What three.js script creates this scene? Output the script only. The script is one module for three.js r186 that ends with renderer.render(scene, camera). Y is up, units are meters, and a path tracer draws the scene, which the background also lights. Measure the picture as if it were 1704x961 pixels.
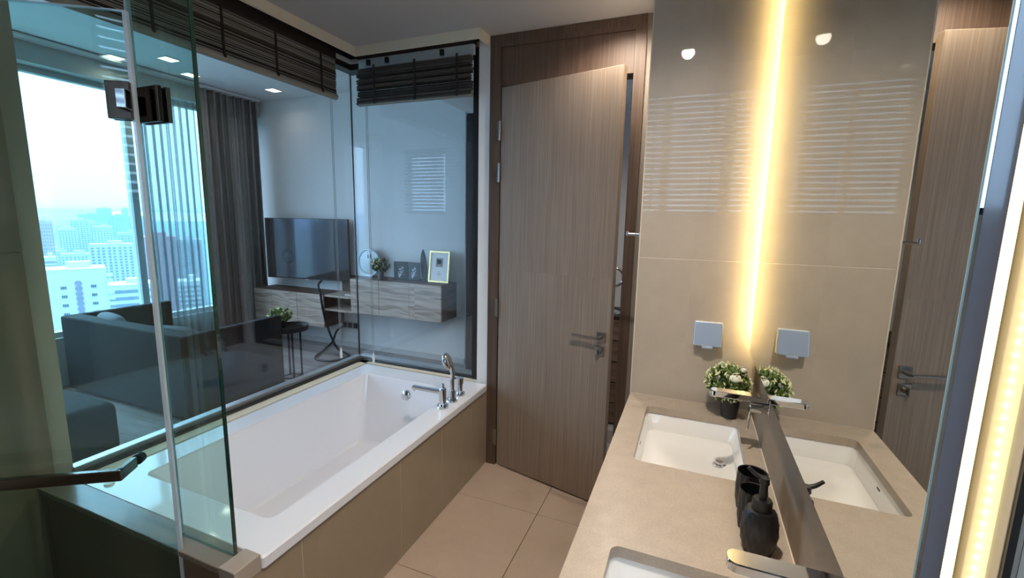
import * as THREE from 'three';
import { RoundedBoxGeometry } from 'three/addons/geometries/RoundedBoxGeometry.js';
import { mergeGeometries, mergeVertices, toCreasedNormals } from 'three/addons/utils/BufferGeometryUtils.js';
import { RectAreaLightUniformsLib } from 'three/addons/lights/RectAreaLightUniformsLib.js';

// ---------------------------------------------------------------- camera, sky, exposure
const scene = new THREE.Scene();
const renderer = new THREE.WebGLRenderer({ antialias: true });
renderer.toneMapping = THREE.LinearToneMapping;
renderer.toneMappingExposure = 1.2;
renderer.shadowMap.enabled = true;
const camera = new THREE.PerspectiveCamera(2 * Math.atan(480.5 / 745.65) * 180 / Math.PI, 1704 / 961, 0.02, 8000);
camera.position.set(0, 1.6, 0);
camera.rotation.order = 'YXZ';
camera.rotation.set(-8.776 * Math.PI / 180, 21.886 * Math.PI / 180, 1.121 * Math.PI / 180);
RectAreaLightUniformsLib.init();

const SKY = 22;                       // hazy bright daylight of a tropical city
{
  const W = 64, H = 128, d = new Float32Array(W * H * 4);
  for (let j = 0; j < H; j++) {
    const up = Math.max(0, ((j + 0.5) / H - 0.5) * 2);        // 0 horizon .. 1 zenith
    const el = Math.sin(up * Math.PI / 2), k = (1 + 4 * el * el) / 5;    // bright overcast, made far lighter overhead, out of view, to light the rooms
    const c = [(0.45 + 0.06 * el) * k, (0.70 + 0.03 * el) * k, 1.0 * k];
    for (let i = 0; i < W; i++) for (let k = 0; k < 4; k++) d[(j * W + i) * 4 + k] = k < 3 ? c[k] : 1;
  }
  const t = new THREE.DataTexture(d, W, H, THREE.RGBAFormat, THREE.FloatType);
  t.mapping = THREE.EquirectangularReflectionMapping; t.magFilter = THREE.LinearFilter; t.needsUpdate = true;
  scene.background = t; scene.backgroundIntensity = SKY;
}
const WARM = new THREE.Color(1.0, 0.90, 0.77), LEDC = new THREE.Color(1.0, 0.77, 0.33);

// ---------------------------------------------------------------- helpers
function rng(seed) { let s = seed >>> 0; return () => { s = (s + 0x6d2b79f5) | 0; let t = Math.imul(s ^ (s >>> 15), 1 | s); t = (t + Math.imul(t ^ (t >>> 7), 61 | t)) ^ t; return ((t ^ (t >>> 14)) >>> 0) / 4294967296; }; }
const V = (x, y, z) => new THREE.Vector3(x, y, z);
const names = new Map();
function numbered(n) { const k = names.get(n) ?? 0; names.set(n, k + 1); return k ? `${n}_${String(k).padStart(3, '0')}` : n; }
function thing(name, label, category, pos = [0, 0, 0], turn = 0, group) {
  const o = new THREE.Group(); o.name = numbered(name); o.position.set(...pos); o.rotation.y = turn;
  o.userData = { label, category }; if (group) o.userData.group = group;
  scene.add(o); return o;
}
function tag(o, label, category, group) { o.userData.label = label; o.userData.category = category; if (group) o.userData.group = group; return o; }
function part(name, geo, mat, parent = scene, label) {
  const list = Array.isArray(geo) ? geo : [geo];
  const g = list.length > 1 ? mergeGeometries(list.map((x) => { const y = x.index ? x.toNonIndexed() : x.clone(); for (const a of Object.keys(y.attributes)) if (!['position', 'normal', 'uv'].includes(a)) y.deleteAttribute(a); return y; })) : list[0];
  const m = new THREE.Mesh(g, mat); m.name = parent === scene ? numbered(name) : name; m.castShadow = m.receiveShadow = true;
  if (label) m.userData.label = label;
  parent.add(m); return m;
}
function struct(name, geo, mat, parent = scene) { const m = part(name, geo, mat, parent); if (parent === scene) m.userData.kind = 'structure'; return m; }
function sgroup(name, pos = [0, 0, 0]) { const o = new THREE.Group(); o.name = numbered(name); o.position.set(...pos); o.userData.kind = 'structure'; scene.add(o); return o; }
// texture coordinates in metres, by the main direction of each face
function metric(g) {
  g = g.index ? g.toNonIndexed() : g;
  const p = g.attributes.position, uv = new Float32Array(p.count * 2), a = V(), b = V(), c = V(), n = V();
  for (let i = 0; i < p.count; i += 3) {
    a.fromBufferAttribute(p, i); b.fromBufferAttribute(p, i + 1); c.fromBufferAttribute(p, i + 2);
    n.copy(b).sub(a).cross(c.clone().sub(a)); const x = Math.abs(n.x), y = Math.abs(n.y), z = Math.abs(n.z);
    [a, b, c].forEach((q, k) => { const o = (i + k) * 2; if (x >= y && x >= z) { uv[o] = q.z; uv[o + 1] = q.y; } else if (y >= z) { uv[o] = q.x; uv[o + 1] = q.z; } else { uv[o] = q.x; uv[o + 1] = q.y; } });
  }
  g.setAttribute('uv', new THREE.BufferAttribute(uv, 2)); return g;
}
function box(w, h, d, x = 0, y = 0, z = 0, r = 0) {
  const g = r ? new RoundedBoxGeometry(w, h, d, 2, Math.min(r, w / 2.02, h / 2.02, d / 2.02)) : new THREE.BoxGeometry(w, h, d);
  g.translate(x, y, z); return metric(g);
}
const bb = (x0, x1, y0, y1, z0, z1, r = 0) => box(x1 - x0, y1 - y0, z1 - z0, (x0 + x1) / 2, (y0 + y1) / 2, (z0 + z1) / 2, r);
const cyl = (r0, r1, h, x = 0, y = 0, z = 0, n = 28, axis = 'y') => { const g = new THREE.CylinderGeometry(r1, r0, h, n); if (axis === 'x') g.rotateZ(-Math.PI / 2); if (axis === 'z') g.rotateX(Math.PI / 2); g.translate(x, y, z); return g; };
const lathe = (pts, n = 36) => new THREE.LatheGeometry(pts.map(([x, y]) => new THREE.Vector2(x, y)), n);
// a tube whose radius changes along a curve, with closed ends
function taper(pts, radii, seg = 48, radial = 14, closed = false) {
  const curve = new THREE.CatmullRomCurve3(pts, closed), fr = curve.computeFrenetFrames(seg, closed), pos = [], idx = [];
  const rad = (t) => { const f = t * (radii.length - 1), i = Math.min(radii.length - 2, Math.floor(f)); return radii.length < 2 ? radii[0] : THREE.MathUtils.lerp(radii[i], radii[i + 1], f - i); };
  for (let i = 0; i <= seg; i++) {
    const c = curve.getPointAt(i / seg), r = rad(i / seg);
    for (let k = 0; k < radial; k++) { const a = k / radial * 2 * Math.PI, q = c.clone().addScaledVector(fr.normals[i], Math.cos(a) * r).addScaledVector(fr.binormals[i], Math.sin(a) * r); pos.push(q.x, q.y, q.z); }
  }
  for (let i = 0; i < seg; i++) for (let k = 0; k < radial; k++) { const a = i * radial + k, b = i * radial + (k + 1) % radial; idx.push(a, b, a + radial, b, b + radial, a + radial); }
  if (!closed) for (const [i, s] of [[0, 1], [seg, -1]]) { const c = curve.getPointAt(i / seg), at = pos.length / 3; pos.push(c.x, c.y, c.z); for (let k = 0; k < radial; k++) { const a = i * radial + k, b = i * radial + (k + 1) % radial; s > 0 ? idx.push(at, b, a) : idx.push(at, a, b); } }
  const g = new THREE.BufferGeometry(); g.setAttribute('position', new THREE.Float32BufferAttribute(pos, 3)); g.setIndex(idx); g.computeVertexNormals();
  g.setAttribute('uv', new THREE.Float32BufferAttribute(new Float32Array(pos.length / 3 * 2), 2)); return g;
}
// rings of equal point count joined into a skin; caps close the first or last ring
function skin(rings, { capStart = false, capEnd = false, crease = 0.6 } = {}) {
  const n = rings[0].length, pos = [], idx = [];
  for (const r of rings) for (const p of r) pos.push(p.x, p.y, p.z);
  for (let i = 0; i + 1 < rings.length; i++) for (let k = 0; k < n; k++) { const a = i * n + k, b = i * n + (k + 1) % n; idx.push(a, b, a + n, b, b + n, a + n); }
  const cap = (ri, flip) => { const c = rings[ri].reduce((s, p) => s.add(p), V()).divideScalar(n), at = pos.length / 3; pos.push(c.x, c.y, c.z); for (let k = 0; k < n; k++) { const a = ri * n + k, b = ri * n + (k + 1) % n; flip ? idx.push(at, b, a) : idx.push(at, a, b); } };
  if (capStart) cap(0, true); if (capEnd) cap(rings.length - 1, false);
  const g = new THREE.BufferGeometry(); g.setAttribute('position', new THREE.Float32BufferAttribute(pos, 3)); g.setIndex(idx);
  return metric(toCreasedNormals(g, crease));
}
function rrect(x0, x1, z0, z1, r, y, per = 6) {           // points of a rounded rectangle, seen from above
  const out = [], cs = [[x1 - r, z1 - r, 0], [x0 + r, z1 - r, 1], [x0 + r, z0 + r, 2], [x1 - r, z0 + r, 3]];
  for (const [cx, cz, q] of cs) for (let k = 0; k <= per; k++) { const a = (q + k / per) * Math.PI / 2; out.push(V(cx + Math.cos(a) * r, y, cz + Math.sin(a) * r)); }
  return out;
}
function slab(ring, y, h) {                               // a flat plate with the given plan and softened edges
  const c = ring.reduce((q, p) => q.add(p), V()).divideScalar(ring.length), at = (k, yy) => ring.map((p) => V(c.x + (p.x - c.x) * (1 - k * 0.012), yy, c.z + (p.z - c.z) * (1 - k * 0.08)));
  return skin([at(1, y), at(0, y + 0.002), at(0, y + h - 0.002), at(1, y + h)], { capStart: true, capEnd: true, crease: 0.6 });
}
// ---------------------------------------------------------------- textures
function noise2(seed, n) { const r = rng(seed), t = new Float32Array(n * n); for (let i = 0; i < n * n; i++) t[i] = r(); return (x, y) => { x = ((x % n) + n) % n; y = ((y % n) + n) % n; const i = Math.floor(x), j = Math.floor(y), u = x - i, v = y - j, s = u * u * (3 - 2 * u), q = v * v * (3 - 2 * v), I = (i + 1) % n, J = (j + 1) % n; return (t[j * n + i] * (1 - s) + t[j * n + I] * s) * (1 - q) + (t[J * n + i] * (1 - s) + t[J * n + I] * s) * q; }; }
function tex(w, h, fn, metresW, metresH, srgb = true) {
  const d = new Uint8Array(w * h * 4);
  for (let y = 0; y < h; y++) for (let x = 0; x < w; x++) { const c = fn(x / w, y / h), o = (y * w + x) * 4; for (let k = 0; k < 3; k++) d[o + k] = Math.max(0, Math.min(255, (c.length ? c[k] : c) * 255)); d[o + 3] = 255; }
  const t = new THREE.DataTexture(d, w, h); t.wrapS = t.wrapT = THREE.RepeatWrapping; t.magFilter = THREE.LinearFilter; t.minFilter = THREE.LinearMipmapLinearFilter;
  if (srgb) t.colorSpace = THREE.SRGBColorSpace; t.repeat.set(1 / metresW, 1 / metresH); t.needsUpdate = true; return t;
}
const N1 = noise2(3, 64), N2 = noise2(9, 128), N3 = noise2(17, 256);
const mixc = (a, b, t) => a.map((v, i) => v + (b[i] - v) * t), S = (...c) => c.map((v) => v / 255);
const veneer = (a, b, seed) => (u, v) => { const n = 0.5 * N3(u * 256, v * 4 + seed) + 0.3 * N2(u * 128, v * 8 + seed) + 0.2 * N1(u * 16, v * 4 + seed), p = N3(u * 256 + 7, v * 16) > 0.84 ? 0.25 : 0; return mixc(a, b, Math.min(1, Math.max(0, (n - 0.25) * 1.9)) * (1 - p)); };
const T = {
  veneer: tex(512, 512, veneer(S(128, 110, 94), S(150, 132, 115), 0), 0.5, 1.3),
  frame: tex(512, 512, veneer(S(70, 53, 41), S(98, 76, 60), 20), 0.5, 1.3),
  oak: tex(512, 512, (u, v) => { const w = 3 * N1(u * 4, v * 8), n = N2(u * 4 + w * 0.4, v * 32 + w), m = N3(u * 8, v * 128 + w * 3); const k = Math.pow(n, 1.6) * 0.75 + 0.25 * m; return mixc(S(216, 198, 180), S(146, 122, 106), Math.min(1, k)); }, 0.9, 0.5),
  plank: tex(512, 512, (u, v) => { const w = 2 * N1(u * 4, v * 8), n = N2(u * 8, v * 32 + w), m = N3(u * 16, v * 128); return mixc(S(166, 158, 156), S(128, 118, 116), n * 0.6 + m * 0.4); }, 1.6, 0.8),
  stone: tex(512, 512, (u, v) => { const n = 0.5 * N1(u * 8, v * 8) + 0.3 * N2(u * 32, v * 32) + 0.2 * N3(u * 256, v * 256), s = N3(u * 256 + 9, v * 256) > 0.93 ? 0.05 : 0; return mixc(S(188, 181, 172), S(202, 195, 186), n + s); }, 1.1, 1.1),
  floor: tex(512, 512, (u, v) => { const n = 0.6 * N1(u * 8, v * 8) + 0.2 * N2(u * 32, v * 32) + 0.2 * N3(u * 256, v * 256); return mixc(S(172, 150, 132), S(190, 169, 150), n); }, 1.3, 1.3),
  quartz: tex(512, 512, (u, v) => { const n = 0.35 * N1(u * 16, v * 16) + 0.65 * N3(u * 256, v * 256); return mixc(S(160, 146, 131), S(182, 167, 151), n); }, 0.5, 0.5),
  weave: tex(256, 256, (u, v) => { const a = Math.sin(u * 64 * Math.PI * 2) * Math.sin(v * 64 * Math.PI * 2) * 0.25 + 0.5, n = N3(u * 256, v * 256); return 0.6 * a + 0.4 * n; }, 0.16, 0.16, false),
  reed: tex(256, 256, (u, v) => { const n = N2(u * 16, v * 128), m = N3(u * 128, v * 256); return mixc(S(112, 104, 92), S(58, 52, 46), 0.6 * n + 0.4 * m); }, 0.6, 0.12),
  drape: tex(256, 256, (u, v) => { const n = N3(u * 256, v * 64), m = N2(u * 128, v * 8); return mixc(S(122, 117, 113), S(152, 146, 141), 0.5 * n + 0.5 * m); }, 0.3, 0.6),
};
const std = (o) => new THREE.MeshStandardMaterial(o), phy = (o) => new THREE.MeshPhysicalMaterial(o);
const M = {
  tile: phy({ map: T.stone, color: 0xe8e1d8, roughness: 0.42, clearcoat: 1, clearcoatRoughness: 0.02, name: 'glossy_tile' }),
  apron: phy({ map: T.stone, color: 0xc2b29c, roughness: 0.35, clearcoat: 0.5, clearcoatRoughness: 0.06 }),
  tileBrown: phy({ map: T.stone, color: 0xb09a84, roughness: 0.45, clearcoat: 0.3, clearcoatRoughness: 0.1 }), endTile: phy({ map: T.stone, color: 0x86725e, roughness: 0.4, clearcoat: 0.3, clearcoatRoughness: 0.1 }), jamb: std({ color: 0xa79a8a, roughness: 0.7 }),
  ledgeCap: phy({ map: T.stone, color: 0xd8cfc8, roughness: 0.35, clearcoat: 0.3, clearcoatRoughness: 0.1 }), sideWall: std({ color: 0x7d746a, roughness: 0.8 }), edgeDark: phy({ color: 0x85838c, roughness: 0.15, clearcoat: 1, clearcoatRoughness: 0.06 }), edgeLight: phy({ color: 0xa9c2c4, roughness: 0.35 }),
  ledge: phy({ map: T.stone, color: 0xa79c90, roughness: 0.3, clearcoat: 0.3, clearcoatRoughness: 0.1 }),
  floor: phy({ map: T.floor, roughness: 0.38, clearcoat: 0.25, clearcoatRoughness: 0.12 }),
  grout: std({ color: 0x8f7f70, roughness: 0.9 }), groutPale: std({ color: 0xcfc4b4, roughness: 0.9 }),
  ceil: std({ color: 0xaeabaa, roughness: 0.9 }), paint: std({ color: 0xc9c6c2, roughness: 0.92 }), white: std({ color: 0xececec, roughness: 0.9 }), wallpaper: phy({ color: 0xe6e4e1, roughness: 0.55 }),
  cove: std({ color: 0xd8cdb8, roughness: 0.8 }),
  veneer: std({ map: T.veneer, roughness: 0.55 }), frame: std({ map: T.frame, roughness: 0.55 }), oak: std({ map: T.oak, roughness: 0.5 }), oakDark: std({ map: T.oak, color: 0x8a7468, roughness: 0.6 }),
  dark: std({ color: 0x2a2421, roughness: 0.6 }), darkWood: std({ map: T.frame, color: 0x6a625e, roughness: 0.5 }),
  plank: phy({ map: T.plank, roughness: 0.4, clearcoat: 0.2, clearcoatRoughness: 0.15 }), plank2: phy({ map: T.plank, color: 0xe4dcd8, roughness: 0.4, clearcoat: 0.2, clearcoatRoughness: 0.15 }),
  quartz: phy({ map: T.quartz, roughness: 0.42, clearcoat: 0.08, clearcoatRoughness: 0.2 }),
  splash: std({ map: T.quartz, color: 0xd8ccbc, roughness: 0.8 }),  // counter stone again, darkened to paint in the shade below the mirror
  ceramic: phy({ color: 0xefedea, roughness: 0.25, clearcoat: 1, clearcoatRoughness: 0.04 }),
  acrylic: phy({ color: 0xe9e9ee, roughness: 0.3, clearcoat: 0.8, clearcoatRoughness: 0.05 }),
  chrome: std({ color: 0xd8dadd, metalness: 1, roughness: 0.07 }), steel: std({ color: 0x9d9791, metalness: 1, roughness: 0.28 }), alu: std({ color: 0xc4c8cc, metalness: 0.9, roughness: 0.35 }), bronze: std({ color: 0x3a3634, metalness: 0.7, roughness: 0.4 }),
  hinge: std({ color: 0x5a4c42, metalness: 1, roughness: 0.1 }), barSteel: std({ color: 0x8d867f, metalness: 1, roughness: 0.12 }), satin: std({ color: 0xc8ccd2, metalness: 0.95, roughness: 0.16 }),
  mirror: std({ color: 0xdcdcd6, metalness: 1, roughness: 0.0 }),
  glass: phy({ color: 0xfdfefe, roughness: 0, transmission: 1, thickness: 0, ior: 1.5 }), shower: phy({ color: new THREE.Color(0.75, 0.915, 0.90), roughness: 0, transmission: 1, thickness: 0, ior: 1.5 }),
  glassEdge: phy({ color: 0x17332e, roughness: 0.1, clearcoat: 1 }), seal: phy({ color: 0xd3dee6, roughness: 0.3, transmission: 0.35, thickness: 0, clearcoat: 0.6 }),
  black: std({ color: 0x101012, roughness: 0.45 }), blackGloss: phy({ color: 0x060608, roughness: 0.12, clearcoat: 1, clearcoatRoughness: 0.03 }), blackCeramic: phy({ color: 0x0b0b0d, roughness: 0.42, clearcoat: 0.15, clearcoatRoughness: 0.3 }),
  blackMetal: std({ color: 0x121214, roughness: 0.5, metalness: 0.3 }),
  sofa: phy({ color: 0x15171b, roughness: 0.95, bumpMap: T.weave, bumpScale: 0.0004, sheen: 0.35, sheenColor: new THREE.Color(0.3, 0.36, 0.42), sheenRoughness: 0.5 }),
  pouf: phy({ color: 0x1b1c1f, roughness: 0.95, bumpMap: T.weave, bumpScale: 0.0004 }), cushion: std({ color: 0x6f7276, roughness: 0.95, bumpMap: T.weave, bumpScale: 0.001 }),
  reed: std({ map: T.reed, roughness: 0.8 }), reedDim: std({ map: T.reed, color: 0x6a625a, roughness: 0.85 }), reedPale: std({ color: 0x8f8a82, roughness: 0.7 }), tape: std({ color: 0x2b211a, roughness: 0.9 }), rail: std({ color: 0xb4b8b8, roughness: 0.5 }),
  drape: std({ map: T.drape, roughness: 0.95 }), sheer: phy({ color: 0xb4bcc2, roughness: 0.9, transparent: true, opacity: 0.28, side: THREE.DoubleSide }),
  silverPlastic: phy({ color: 0xb8c2d0, metalness: 0.7, roughness: 0.3 }), plastic: std({ color: 0xe6e6e4, roughness: 0.4 }), cord: std({ color: 0x8f979c, roughness: 0.7 }),
  leaf: std({ color: 0x5d7336, roughness: 0.7 }), leafDark: std({ color: 0x364a22, roughness: 0.7 }), leafPale: std({ color: 0xd6d8a8, roughness: 0.8 }), petal: std({ color: 0xf3efe2, roughness: 0.8 }), stem: std({ color: 0x4a5a30, roughness: 0.8 }), soil: std({ color: 0x2c221b, roughness: 1 }),
  gold: std({ color: 0xe0c88e, metalness: 0.9, roughness: 0.3 }), paper: std({ color: 0xf0eee9, roughness: 0.9 }), silver: std({ color: 0xb9bcc0, metalness: 0.9, roughness: 0.3 }),
  lens: std({ color: 0xffffff, emissive: new THREE.Color(1, 0.86, 0.66), emissiveIntensity: 2.6, roughness: 0.5 }),
  led: std({ color: 0xffffff, emissive: new THREE.Color(1.0, 0.84, 0.46), emissiveIntensity: 1.7, roughness: 0.5 }),
  ledDot: std({ color: 0xffffff, emissive: new THREE.Color(1.0, 0.88, 0.55), emissiveIntensity: 5, roughness: 0.5 }),
};

// ---------------------------------------------------------------- the setting: bathroom
const ZD = -2.53, CEIL = 2.645, XM = 0.23, XW = 0.268, ZT = -1.97, XT = -0.213, XG = -2.29, ZG = -2.62;
{ // floor of large tiles laid in recessed grout
  const f = sgroup('floor');
  part('grout_bed', bb(-2.4, 1.8, -0.06, -0.004, -2.66, 1.6), M.grout, f);
  const xs = [-2.4, -1.29, -0.69, -0.09, 0.51, 1.11, 1.8], zs = [-2.66, -2.15, -1.55, -0.95, -0.35, 0.25, 0.85, 1.6], q = 0.0016;
  for (let i = 1; i + 1 < xs.length; i++) for (let j = 0; j + 1 < zs.length; j++) part('tile', bb(xs[i] + q, xs[i + 1] - q, -0.02, 0, zs[j] + q, zs[j + 1] - q, 0.0015), M.floor, f);
}
struct('ceiling', [bb(-2.055, 1.8, CEIL, 3.25, -2.42, 0.12), bb(-1.19, 1.0, CEIL, 3.25, -2.66, -2.42), bb(-2.34, -2.055, 2.70, 3.25, -2.66, 0.12), bb(-2.055, -1.19, 2.70, 3.25, -2.66, -2.42), bb(-2.34, 1.8, 3.12, 3.25, 0.12, 1.7)], M.ceil);
struct('trim_1', [bb(-2.062, -2.045, 2.592, CEIL + 0.002, -2.409, 0.1), bb(-2.062, -1.178, 2.592, CEIL + 0.002, -2.409, -2.392), bb(-1.195, -1.1785, 2.592, CEIL + 0.002, -2.53, -2.4095)], M.cove);
struct('wall_back', [bb(-1.253, -1.175, 0, CEIL, -2.65, ZD), bb(-2.33, -1.253, 0, 0.50, -2.66, -2.56), bb(-2.33, -1.253, 2.64, 3.1, -2.66, -2.585)], M.wallpaper);
struct('wall_door_side', bb(-0.30, 0.40, 0, CEIL, -2.65, ZD), M.sideWall);
{ // tiled end wall behind the basins, two courses of large glossy tiles
  const w = sgroup('wall_end');
  part('core', bb(XT + 0.004, 0.40, 0, CEIL, -2.53, ZT - 0.0014), M.groutPale, w);
  part('tile', bb(XT, XW + 0.003, 0.852, 1.4525, ZT - 0.012, ZT, 0.0012), M.tile, w);
  part('tile', bb(XT, XW + 0.003, 1.4555, CEIL, ZT - 0.012, ZT, 0.0012), M.tile, w);
  part('tile', bb(XT, XW, 0, 0.81, ZT - 0.012, ZT, 0.0012), M.tile, w);
  part('corner_bead', bb(XT - 0.002, XT + 0.0025, 0.852, CEIL, ZT - 0.012, ZT + 0.0015), M.groutPale, w);
}
{ // wall behind the mirror, tiled
  const w = sgroup('wall_right');
  part('core', bb(XW + 0.012, 0.42, 0, CEIL, ZT, -0.485), M.groutPale, w);
  part('tile', bb(XW, XW + 0.012, 0.9, CEIL, ZT + 0.001, -0.485, 0.0012), M.tile, w);
  part('end_bead', bb(XW + 0.0005, XW + 0.006, 0.9, CEIL, -0.485, -0.4815), M.dark, w);
}
struct('wall_right_rear', [bb(0.42, 1.7, 0, CEIL, -0.60, -0.50), bb(1.7, 1.8, 0, 3.2, -0.60, 1.6)], M.tile);
{ // left wall of the shower with its stone jamb
  const w = sgroup('wall_left');
  part('tile', bb(-2.34, -2.25, 0, 1.45, -0.84, 1.6, 0.001), M.tileBrown, w);
  part('tile', bb(-2.34, -2.25, 1.4515, 3.2, -0.84, 1.6, 0.001), M.tileBrown, w);
  part('jamb', bb(-2.36, -2.272, 0.0, 2.7, -0.905, -0.842), M.jamb, w);
}
struct('wall_left_low', [bb(-2.335, -2.25, 0, 0.52, -2.6, -0.9), bb(-2.335, -2.25, 2.64, 3.1, -2.6, -0.84)], M.paint);
{ // wall behind the camera with a blinded window, seen in the tiles
  const w = sgroup('wall_front');
  part('wall_panel', [bb(-2.34, 1.8, 0, 1.66, 1.5, 1.62), bb(-2.34, 1.8, 3.02, 3.2, 1.5, 1.62), bb(-2.34, -1.36, 1.66, 3.02, 1.5, 1.62), bb(1.62, 1.8, 1.66, 3.02, 1.5, 1.62)], M.paint, w);
  const n = sgroup('window_4');
  part('window_frame', [bb(-1.36, 1.62, 1.66, 1.69, 1.52, 1.58), bb(-1.36, 1.62, 2.99, 3.02, 1.52, 1.58), ...[[-1.36, -1.33], [-0.91, -0.87], [-0.52, -0.49], [-0.41, -0.32], [0.10, 0.13], [0.205, 0.32], [0.56, 0.66], [1.59, 1.62]].map(([a, b]) => bb(a, b, 1.66, 3.02, 1.515, 1.585))], M.bronze, n);
  part('pane', bb(-1.35, 1.61, 1.67, 3.01, 1.56, 1.566), M.glass, n);
}
{ // venetian blinds hung in the windows behind the camera
  const blind = (label, x, y, z, w, n, cords) => {
    const b = thing('venetian_blind', label, 'blind', [x, y, z]);
    part('head_rail', box(w + 0.02, 0.04, 0.05, 0, n * 0.0575 + 0.005, 0), M.bronze, b);
    const slat = box(w, 0.003, 0.056); slat.rotateX(0.68);
    for (let i = 0; i < n; i++) { const m = part('slat', slat, M.bronze, b); m.position.set(0, 0.03 + i * 0.0575, 0); }
    for (const c of cords) part('ladder_cord', box(0.003, n * 0.0575, 0.003, c, n * 0.02875, 0), M.tape, b);
  };
  blind('dark slatted blind in the window behind, mirrored as pale stripes in the glossy tiles', -0.37, 1.68, 1.47, 1.95, 23, [-0.8, 0, 0.8]);
  blind('narrow dark slatted blind mirrored as faint stripes in the rear glass', -4.35, 1.68, 1.46, 0.78, 18, [-0.2, 0.2]);
}
{ // door 1: timber frame, over-panel and the leaf standing ajar
  const d = sgroup('door_1');
  const fr = part('door_frame', [bb(-1.175, -1.108, 0, CEIL - 0.002, ZD - 0.11, ZD + 0.012), bb(-0.356, -0.30, 0, CEIL - 0.002, ZD - 0.11, ZD + 0.012), bb(-1.108, -0.356, 2.575, CEIL - 0.002, ZD - 0.11, ZD + 0.012)], M.frame, d);
  part('over_panel', bb(-1.108, -0.356, 2.365, 2.575, ZD - 0.10, ZD + 0.004, 0.003), M.frame, d);
  const leaf = new THREE.Group(); leaf.name = 'door_leaf'; leaf.position.set(-1.104, 0, ZD + 0.008); leaf.rotation.y = -13.5 * Math.PI / 180; d.add(leaf);
  part('leaf_board', bb(0.003, 0.747, 0.010, 2.357, -0.042, 0, 0.002), M.veneer, leaf);
  part('lever_handle', [box(0.054, 0.054, 0.008, 0.70, 0.985, 0.004, 0.002), cyl(0.010, 0.010, 0.045, 0.70, 0.985, 0.028, 20, 'z'), box(0.160, 0.011, 0.020, 0.626, 0.985, 0.050, 0.003)], M.steel, leaf);
  part('thumb_turn', [box(0.052, 0.052, 0.008, 0.695, 0.908, 0.004, 0.002), cyl(0.014, 0.012, 0.022, 0.695, 0.908, 0.018, 20, 'z'), box(0.009, 0.032, 0.014, 0.695, 0.908, 0.034, 0.003)], M.steel, leaf);
  for (const y of [2.115, 1.875, 1.055, 0.20]) part('hinge', [cyl(0.007, 0.007, 0.11, -1.107, y, ZD + 0.018, 14), box(0.022, 0.105, 0.004, -1.117, y, ZD + 0.0125)], M.steel, d);
  part('threshold', bb(-1.11, -0.352, -0.002, 0.004, ZD - 0.11, ZD + 0.01), M.groutPale, d);
}
// tub surround: tiled apron, stone ledge towards the shower, ledges along the glass
{
  const w = sgroup('trim_2');
  part('core', [bb(-1.20, -1.1772, 0, 0.505, -2.53, -0.797), bb(-2.25, -1.20, 0, 0.535, -0.83, -0.805)], M.groutPale, w);
  const zs = [-2.53, -2.314, -1.958, -1.592, -1.029, -0.795];
  for (let i = 0; i + 1 < zs.length; i++) part('tile', bb(-1.188, -1.176, 0.003, 0.512, zs[i] + 0.0012, zs[i + 1] - 0.0012, 0.001), M.apron, w);
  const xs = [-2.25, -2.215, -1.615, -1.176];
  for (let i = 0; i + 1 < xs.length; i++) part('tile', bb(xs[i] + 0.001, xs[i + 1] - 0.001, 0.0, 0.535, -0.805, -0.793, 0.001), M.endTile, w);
  part('ledge', bb(-2.25, -1.176, 0.535, 0.555, -0.8705, -0.785, 0.003), M.ledge, w);
  part('ledge_cap', bb(-1.240, -1.172, 0.505, 0.562, -0.8712, -0.783, 0.003), M.ledgeCap, w);
  part('sill_ledge', [bb(-2.215, -2.152, 0.50, 0.548, -2.585, -0.90), bb(-2.215, -1.253, 0.50, 0.548, -2.565, -2.525)], M.cove, w);
  part('sealant_joint', [bb(-2.152, -2.13, 0.50, 0.540, -2.525, -0.90), bb(-2.152, -1.2, 0.50, 0.540, -2.53, -2.508)], M.dark, w);
}
{ // windows 1 and 2: fixed glazing towards the living room, meeting in a bare glass corner
  const a = sgroup('window_1');
  part('sill_profile', bb(-2.302, -2.255, 0.52, 0.575, -2.60, -0.90, 0.003), M.alu, a);
  part('sill_channel', bb(-2.255, -2.215, 0.52, 0.552, -2.60, -0.90), M.bronze, a);
  part('head_profile', [bb(-2.31, -2.235, 2.575, 2.70, -2.66, -0.88)], M.bronze, a);
  part('head_bead', bb(-2.235, -2.218, 2.612, 2.635, -2.56, -0.88), M.rail, a);
  part('pane', bb(XG - 0.006, XG + 0.006, 0.56, 2.60, -2.614, -0.90), M.glass, a);
  const b = sgroup('window_2');
  part('sill_profile', bb(-2.28, -1.253, 0.52, 0.572, -2.66, -2.60, 0.003), M.alu, b);
  part('sill_channel', bb(-2.255, -1.253, 0.52, 0.553, -2.60, -2.565), M.bronze, b);
  part('head_profile', bb(-2.31, -1.253, 2.575, 2.70, -2.66, -2.565), M.bronze, b);
  part('head_bead', bb(-2.235, -1.255, 2.612, 2.635, -2.565, -2.548), M.rail, b);
  part('side_profile', bb(-1.305, -1.253, 0.52, 2.70, -2.66, -2.56), M.bronze, b);
  part('pane', bb(-2.296, -1.30, 0.56, 2.60, ZG - 0.006, ZG + 0.006), M.glass, b);
  part('corner_bead', box(0.008, 2.04, 0.008, XG + 0.004, 1.58, ZG + 0.004), M.bronze, b);
}
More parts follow.
